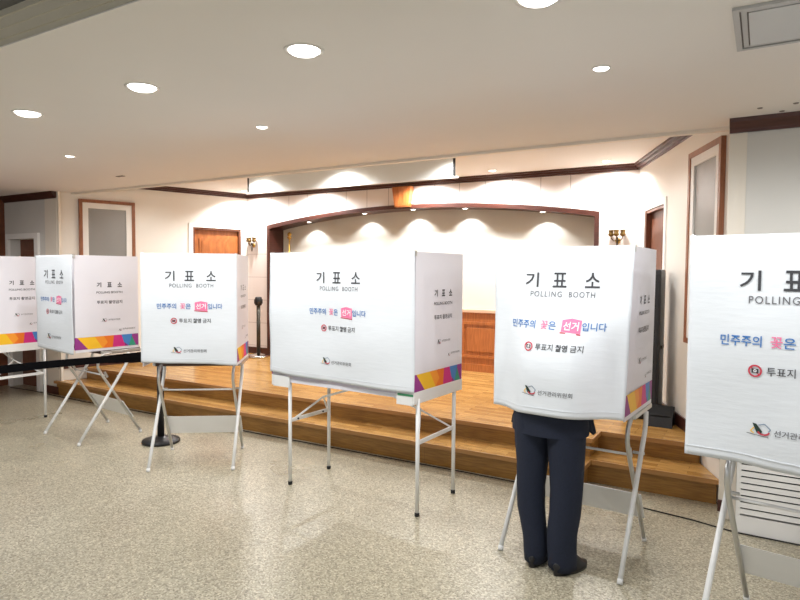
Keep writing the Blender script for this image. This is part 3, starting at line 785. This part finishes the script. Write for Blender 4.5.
# hands: five unequal fingers, thumb off the side of the palm
bmh = bmesh.new(); bmh.from_mesh(body.data)
for sg in (-1, 1):
    pal = Vector((sg*.14, .43, .918))
    fw = Vector((-sg*.25, .95, -.18)).normalized(); sd = Vector((-sg*.95, -.25, 0)).normalized()
    for k, (off, ln) in enumerate(((-.030, .058), (-.010, .072), (.010, .078), (.030, .070))):
        base = pal+sd*(-off)+fw*.02
        pts = [base, base+fw*ln*.45, base+fw*ln*.8+Vector((0,0,-.012)), base+fw*ln+Vector((0,0,-.028))]
        tm = MB().tube(pts, [.0095,.009,.008,.0065], None, 8)
        me = bpy.data.meshes.new('x'); tm.bm.to_mesh(me); tm.bm.free(); bmh.from_mesh(me)
    base = pal+sd*.022-fw*.012
    tm = MB().tube([base, base+sd*.022+fw*.018, base+sd*.030+fw*.045, base+sd*.026+fw*.062+Vector((0,0,-.008))], [.012,.0105,.0095,.007], None, 8)
    me = bpy.data.meshes.new('x'); tm.bm.to_mesh(me); tm.bm.free(); bmh.from_mesh(me)
# face: nose, ears, lips
fc = Vector((0, .275, 1.575))
tm = MB().tube([fc+Vector((0,.085,.02)), fc+Vector((0,.103,-.012)), fc+Vector((0,.088,-.022))], [.008,.013,.008], None, 8)
for sg in (-1, 1): tm.lathe([(.004,-.03),(.014,-.012),(.016,.012),(.006,.03)], fc+Vector((sg*.077,.0,0)), None, 10)
tm.tube([fc+Vector((-.024,.083,-.045)), fc+Vector((0,.092,-.043)), fc+Vector((.024,.083,-.045))], [.003,.007,.003], None, 8)
me = bpy.data.meshes.new('x'); tm.bm.to_mesh(me); tm.bm.free(); bmh.from_mesh(me)
bmh.to_mesh(body.data); bmh.free()
for p in body.data.polygons: p.use_smooth = True
for sg in (-1, 1):
    MB().lathe([(.001,-.011),(.008,-.008),(.011,0),(.008,.008),(.001,.011)], fc+Vector((sg*.03,.079,.012)), None, 12).build('eye', M['ink'], pr)
# hair cap
rings = []
for j in range(8):
    a = j/7*PI*.5
    rings.append([(.086*math.cos(a)*math.cos(q)*1.0, .268+(.10*math.cos(a))*math.sin(q)-(.012 if math.sin(q) < 0 else 0), 1.60+.082*math.sin(a)-(.06*(1-j/7) if math.sin(q) < .3 else 0)) for q in [2*PI*k/20 for k in range(20)]])
MB().loft(rings, None).build('hair', M['hair'], pr)
# trousers
def leg_rings(pts, n=20):
    rs = []
    for (cx, cy, z, a, b) in pts:
        rs.append([(cx+a*math.cos(2*PI*k/n)*(1+.035*math.sin(5*2*PI*k/n+z*21)), cy+b*math.sin(2*PI*k/n)*(1+.03*math.sin(3*2*PI*k/n+z*17)), z+.004*math.sin(4*PI*k/n)) for k in range(n)])
    return rs
t = MB()
lr = leg_rings([(-.068,.055,.022,.062,.085), (-.070,.053,.07,.064,.080), (-.074,.054,.14,.066,.079), (-.088,.058,.20,.068,.078), (-.111,.07,.30,.075,.083), (-.117,.082,.42,.078,.086), (-.116,.09,.54,.086,.094), (-.118,.096,.66,.096,.106), (-.12,.10,.76,.103,.117), (-.105,.10,.86,.105,.118), (-.09,.10,.95,.095,.10)])
rr = leg_rings([(.083,.05,.022,.077,.090), (.081,.049,.06,.076,.085), (.078,.05,.13,.078,.083), (.076,.055,.20,.080,.082), (.082,.066,.30,.083,.085), (.087,.08,.42,.086,.088), (.081,.088,.54,.092,.096), (.074,.096,.66,.10,.108), (.072,.10,.76,.105,.117), (.07,.10,.86,.105,.118), (.06,.10,.95,.095,.10)])
t.loft(lr, None, (True, True)); t.loft(rr, None, (True, True))
tr = t.build('trousers', M['trouser'], pr)
for sg, cx, cy, rz in ((-1, -.066, 0.0, 8), (1, .085, -.012, -22)):
    rot = Matrix.Rotation(R(rz), 3, 'Z'); n = 20; rings = []
    def sole(s):  # half width along the shoe, s from heel 0 to toe 1
        return .034+.012*math.sin(PI*min(1, s*1.1))*(1 if s > .4 else .4)
    for z, k, top in ((.0, 1., 1.), (.018, 1.03, 1.), (.03, .98, .98), (.05, .88, .9), (.075, .62, .62)):
        ring = []
        for q in range(n):
            a = 2*PI*q/n; yy = .11+.125*math.sin(a)*top-(.03*(z/.075) if z > .03 else 0); s = (yy+.015)/.28
            ring.append(Vector((cx, cy, 0))+rot @ Vector((math.cos(a)*k*(.046 if yy > .1 else .038), yy-.02, z if not (z > .03 and yy > .16) else z*.75)))
        rings.append(ring)
    MB().loft(rings).build('shoe', M['shoe'], pr)
# jacket: torso, sleeves and the two open front flaps
n = 28; rings = []
for (cx, cy, z, a, b) in ((-.022,.10,.735,.215,.134), (-.022,.10,.78,.212,.136), (-.02,.10,.90,.198,.135), (-.015,.11,1.02,.185,.128), (-.005,.13,1.16,.190,.125), (0,.15,1.28,.20,.122), (0,.168,1.37,.195,.112), (0,.182,1.42,.14,.095), (0,.20,1.455,.075,.075)):
    rings.append([(cx+a*math.cos(2*PI*k/n), cy+b*math.sin(2*PI*k/n), z+(.0 if z > .75 else .012*math.sin(2*PI*k/n))) for k in range(n)])
t = MB().loft(rings, None, (False, False))
for sg in (-1, 1):
    t.tube([(sg*.155,.172,1.375), (sg*.20,.178,1.33), (sg*.235,.195,1.22), (sg*.242,.205,1.11), (sg*.215,.28,1.03), (sg*.158,.375,.965)], [.06,.066,.06,.055,.05,.043], None, 14)
    x = -.022+sg*(.19 if sg > 0 else .205)
    t.faces([(x, .06, .80), (x+sg*.042, .14, .735), (x+sg*.035, .20, .735), (x-sg*.02, .20, .95), (x-sg*.008, .06, .80), (x+sg*.034, .14, .735), (x+sg*.027, .21, .735), (x-sg*.03, .205, .95)],
            [(0,1,2,3), (7,6,5,4), (0,4,5,1), (1,5,6,2), (2,6,7,3), (3,7,4,0)])
t.build('jacket', M['suit'], pr)

# ------------------------------------------------------------------ belt posts
def stanchion(loc, label, h, pr_, pm, bm_, group, cassette=.045):
    s = thing('belt_post', label, 'barrier post', loc, 0, group)
    MB().lathe([(.165, 0), (.17, .012), (.165, .028), (.10, .04), (.045, .05), (.03, .06)]).build('base', bm_, s)
    MB().lathe([(pr_, .05), (pr_, h-.12)]).build('pole', pm, s)
    MB().lathe([(pr_, h-.13), (cassette, h-.12), (cassette, h-.01), (cassette*.7, h)]).build('belt_head', M['black'], s)
    for a in range(4):
        q = R(45+a*90)
        MB().box((-.012, cassette-.004, h-.10), (.012, cassette+.012, h-.035), None, .002, Matrix.Rotation(q, 3, 'Z'), (0,0,h-.07)).build('belt_slot', M['black'], s)
    return s
BP = Vector((-4.786, 3.735, 0)); BQ = Vector((-4.36, 1.74, 0))
s1 = stanchion(BP, 'black belt barrier post standing behind the third booth', .95, .031, M['black'], M['black'], None)
t = MB(); n = 24; d = (BQ-BP).normalized()
for i in range(n):
    a, b = i/n, (i+1)/n
    za = lambda u: .81+.12*u+.06*u*(1-u); wd_ = .056+.05*max(0, 1-(a+b)/2/.35)
    p0 = d*(.05+(BQ-BP).length*a*.96)
    p1 = d*(.05+(BQ-BP).length*b*.96)
    t.beam(p0+Vector((0,0,za(a))), p1+Vector((0,0,za(b))), .003, wd_)
t.build('belt', M['belt'], s1)
stanchion(BQ, 'black belt barrier post out at the left end of the belt', .96, .031, M['black'], M['black'], None)
stanchion((-6.404, 6.72, ZD), 'dark belt post on the stage, left of the arch, with shiny base', .89, .028, M['pole'], M['chrome'], None, .05)

# ------------------------------------------------------------------ things on the walls and the stage
def framed_panel(P, sa, sb, zt, zb, sign, label):
    a = Vector((P[0][0], P[0][1], 0)); f = thing('framed_panel', label, 'framed panel', (a.x, a.y, 0), 0, None)
    PP = ((0, 0), (P[1][0]-P[0][0], P[1][1]-P[0][1]))
    def ring(w, s0, s1, z0, z1, d0, d1):
        t = MB(); splay_box(t, PP, s0, s0+w, z0, z1, d0, d1, sign); splay_box(t, PP, s1-w, s1, z0, z1, d0, d1, sign)
        splay_box(t, PP, s0+w, s1-w, z1-w, z1, d0, d1, sign); splay_box(t, PP, s0+w, s1-w, z0, z0+w, d0, d1, sign); return t
    ring(.042, sa, sb, zb, zt, .001, .035).build('outer_frame', M['frameoak'], f)
    ring(.07, sa+.042, sb-.042, zb+.042, zt-.042, .001, .026).build('inner_frame', M['whitetrim'], f)
    t = MB(); splay_box(t, PP, sa+.112, sb-.112, zb+.112, zt-.112, .001, .012, sign); t.build('panel', M['glass'], f)
framed_panel(LW, s_left(4.735), s_left(5.395), 2.51, 1.05, 1, 'grey panel in a white and brown frame on the wall left of the stage')
framed_panel(RW, s_right(4.80), s_right(5.43), 2.55, 1.05, -1, 'grey panel in a white and brown frame on the wall right of the stage')

def sconce(x, z, label):
    s = thing('wall_sconce', label, 'wall light', (x, Y_BACK, z), 0, 'gold wall sconces either side of the arch'); s.scale = (.72, .9, .85)
    MB().lathe([(.001, -.02), (.03, -.018), (.04, -.008), (.04, -.002)], (0,0,-.05), None, 16, 'Y').build('back_plate', M['gold'], s)
    MB().lathe([(.008, -.16), (.014, -.12), (.01, -.06), (.016, -.02), (.01, .0)], (0,-.05,.0), None, 12).tube([(0,-.012,-.05), (0,-.05,-.05)], .007).build('stem', M['pole'], s)
    for k, (dx, dy) in enumerate(((-.085, -.02), (0, -.06), (.085, -.02))):
        MB().tube([(0,-.05,-.03), (dx*.5, -.05+dy*.6, -.055), (dx*.95, -.05+dy, -.02), (dx, -.05+dy, .02)], .008, None, 8).build('arm', M['bronze'], s)
        MB().lathe([(.006, .0), (.036, .014), (.044, .03), (.032, .045), (.036, .075), (.042, .085)], (dx, -.05+dy, 0), None, 14).build('cup', M['bronze'], s)
sconce(-6.744, 2.03, 'gold wall sconce left of the arch, beside the brown stage door')
sconce(-1.38, 1.995, 'gold wall sconce right of the arch, above the booth with the person')

def flagpole(loc, h, label):
    s = thing('flagpole', label, 'flagpole', loc, 0, None)
    MB().lathe([(.12, 0), (.125, .02), (.05, .05), (.018, .08)]).build('base', M['gold'], s)
    MB().lathe([(.013, .06), (.013, h-.10)]).build('pole', M['gold'], s)
    MB().lathe([(.012, h-.11), (.034, h-.09), (.036, h-.075), (.014, h-.07), (.03, h-.05), (.034, h-.03), (.02, h-.01), (.004, h)]).build('finial', M['gold'], s)
flagpole((-6.165, 7.135, ZD), 1.86, 'gold flagpole with a knob at its top, inside the left end of the arch')

sc_ = thing('projection_screen', 'white projection screen lowered a little from the stage ceiling above the arch', 'projection screen', (-4.016, 5.49, ZS))
MB().box((-1.36, -.002, -.235), (1.36, .002, -.02)).build('screen_cloth', M['screen'], sc_)
for x0, x1 in ((-1.385, -1.36), (1.36, 1.385)): MB().box((x0, -.003, -.235), (x1, .003, -.02)).build('screen_border', M['black'], sc_)
MB().box((-1.40, -.014, -.250), (1.42, .014, -.233), None, .004).build('weight_bar', M['whitetrim'], sc_)
MB().box((-1.44, -.05, -.045), (1.44, .05, 0), None, .006).build('screen_case', M['whitetrim'], sc_)

sk = thing('loudspeaker', 'tall black loudspeaker standing on the stage before the right stage door', 'loudspeaker', (-.905, 5.80, ZD))
MB().box((-.15, -.14, .0), (.15, .14, 1.31), None, .012).build('cabinet', M['black'], sk)
MB().box((-.13, -.150, .10), (.13, -.14, 1.27), None, .004).build('grille', mat('speaker_cloth', (44, 44, 46), .8, var=.2, vscale=200), sk)
MB().box((.148, -.06, .62), (.162, .06, .65), None, .004).build('handle', M['pole'], sk)
for x in (-.12, .12): MB().box((x-.02, -.156, .02), (x+.02, -.14, .05)).build('badge', M['pole'], sk)
wd = thing('stage_monitor', 'low black wedge monitor on the stage floor beside the tall loudspeaker', 'loudspeaker', (-.70, 5.52, ZD))
t = MB(); t.faces([(-.11,-.08,0),(.085,-.08,0),(.085,.11,0),(-.11,.11,0),(-.11,-.05,.08),(.085,-.05,.08),(.085,.10,.15),(-.11,.10,.15)], [(0,3,2,1),(4,5,6,7),(0,1,5,4),(1,2,6,5),(2,3,7,6),(3,0,4,7)])
t.build('cabinet', M['black'], wd)
t = MB(); t.faces([(-.095,-.044,.086),(.07,-.044,.086),(.07,.092,.149),(-.095,.092,.149),(-.095,-.047,.091),(.07,-.047,.091),(.07,.089,.154),(-.095,.089,.154)], [(0,3,2,1),(4,5,6,7),(0,1,5,4),(1,2,6,5),(2,3,7,6),(3,0,4,7)])
t.build('grille', M['rubber'], wd)

# louvred cover against the right wall
lv = thing('louvred_cover', 'white louvred radiator cover against the wall right of the steps', 'radiator cover', (1.0, 4.385, 0))
t = MB(); t.box((-1.108, -.10, 0), (1.1, .10, .11)); t.box((-1.108, -.10, .11), (-1.085, .10, .80)); t.box((1.08, -.10, .11), (1.1, .10, .80)); t.box((-1.085, .06, .11), (1.08, .10, .80)); t.box((-1.115, -.105, .80), (1.105, .10, .83))
t.build('case', M['whitetrim'], lv)
t = MB(); t.box((-1.085, .03, .11), (1.08, .06, .80)); t.build('inside', M['slot'], lv)
z = .122
while z < .78:
    rt = Matrix.Rotation(R(-8), 3, 'X')
    MB().box((-1.085, -.098, z), (1.08, -.088, z+.030), None, 0, rt).build('slat', M['whitetrim'], lv); z += .0395

# ceiling vent
vt = thing('ceiling_vent', 'grey ceiling vent panel in the upper right corner of the picture', 'ceiling vent', (.45, 2.85, H))
def frame(mb, x0, x1, y0, y1, w, z0, z1):
    mb.box((x0,y0,z0),(x1,y0+w,z1)); mb.box((x0,y1-w,z0),(x1,y1,z1)); mb.box((x0,y0+w,z0),(x0+w,y1-w,z1)); mb.box((x1-w,y0+w,z0),(x1,y1-w,z1)); return mb
frame(MB(), -.58, .58, -.24, .24, .022, -.012, 0).build('outer_frame', M['vent'], vt)
frame(MB(), -.552, .552, -.212, .212, .018, -.008, 0).build('inner_frame', M['vent'], vt)
MB().box((-.57, -.23, -.003), (.57, .23, -.001)).build('slot', M['cap'], vt)
MB().box((-.528, -.188, -.010), (.528, .188, -.004)).build('panel', mat('vent_panel', (206, 208, 210), .45, var=.01), vt)
for x, y, lab in ((-.049, 4.237, 'small dark cap in the ceiling by the right crown moulding, leftmost of three'), (.064, 4.377, 'small dark cap in the ceiling nearest the right crown moulding'),
                  (.129, 4.213, 'small dark cap in the ceiling at the right edge of the picture')):
    tag(MB().lathe([(.012, -.004), (.015, -.002), (.015, 0)], (x, y, H), None, 12).build('ceiling_fitting', M['cap']), lab, 'ceiling fitting', 'small ceiling fittings')

tag(MB().box((-5.88, 4.06, H-.006), (-5.77, 4.10, H), None, .002).build('ceiling_slot', M['cap']), 'small grey slot fitting in the ceiling at left, before the stage', 'ceiling fitting')
# cable along the floor
pts = [(-8.7, 4.40), (-8.3, 4.43), (-7.99, 4.43), (-7.6, 4.40), (-7.0, 4.395), (-6.2, 4.41), (-5, 4.425), (-4, 4.42), (-3, 4.425), (-2, 4.43), (-1.4, 4.42), (-1.05, 4.415), (-.675, 4.392), (-.367, 4.344), (-.107, 4.272), (.23, 4.268), (.8, 4.268), (1.6, 4.27)]
tag(MB().tube([(x, y, .005) for x, y in pts], .0045, None, 8).build('cable', M['wire']), 'thin black cable running along the floor at the foot of the steps', 'cable')
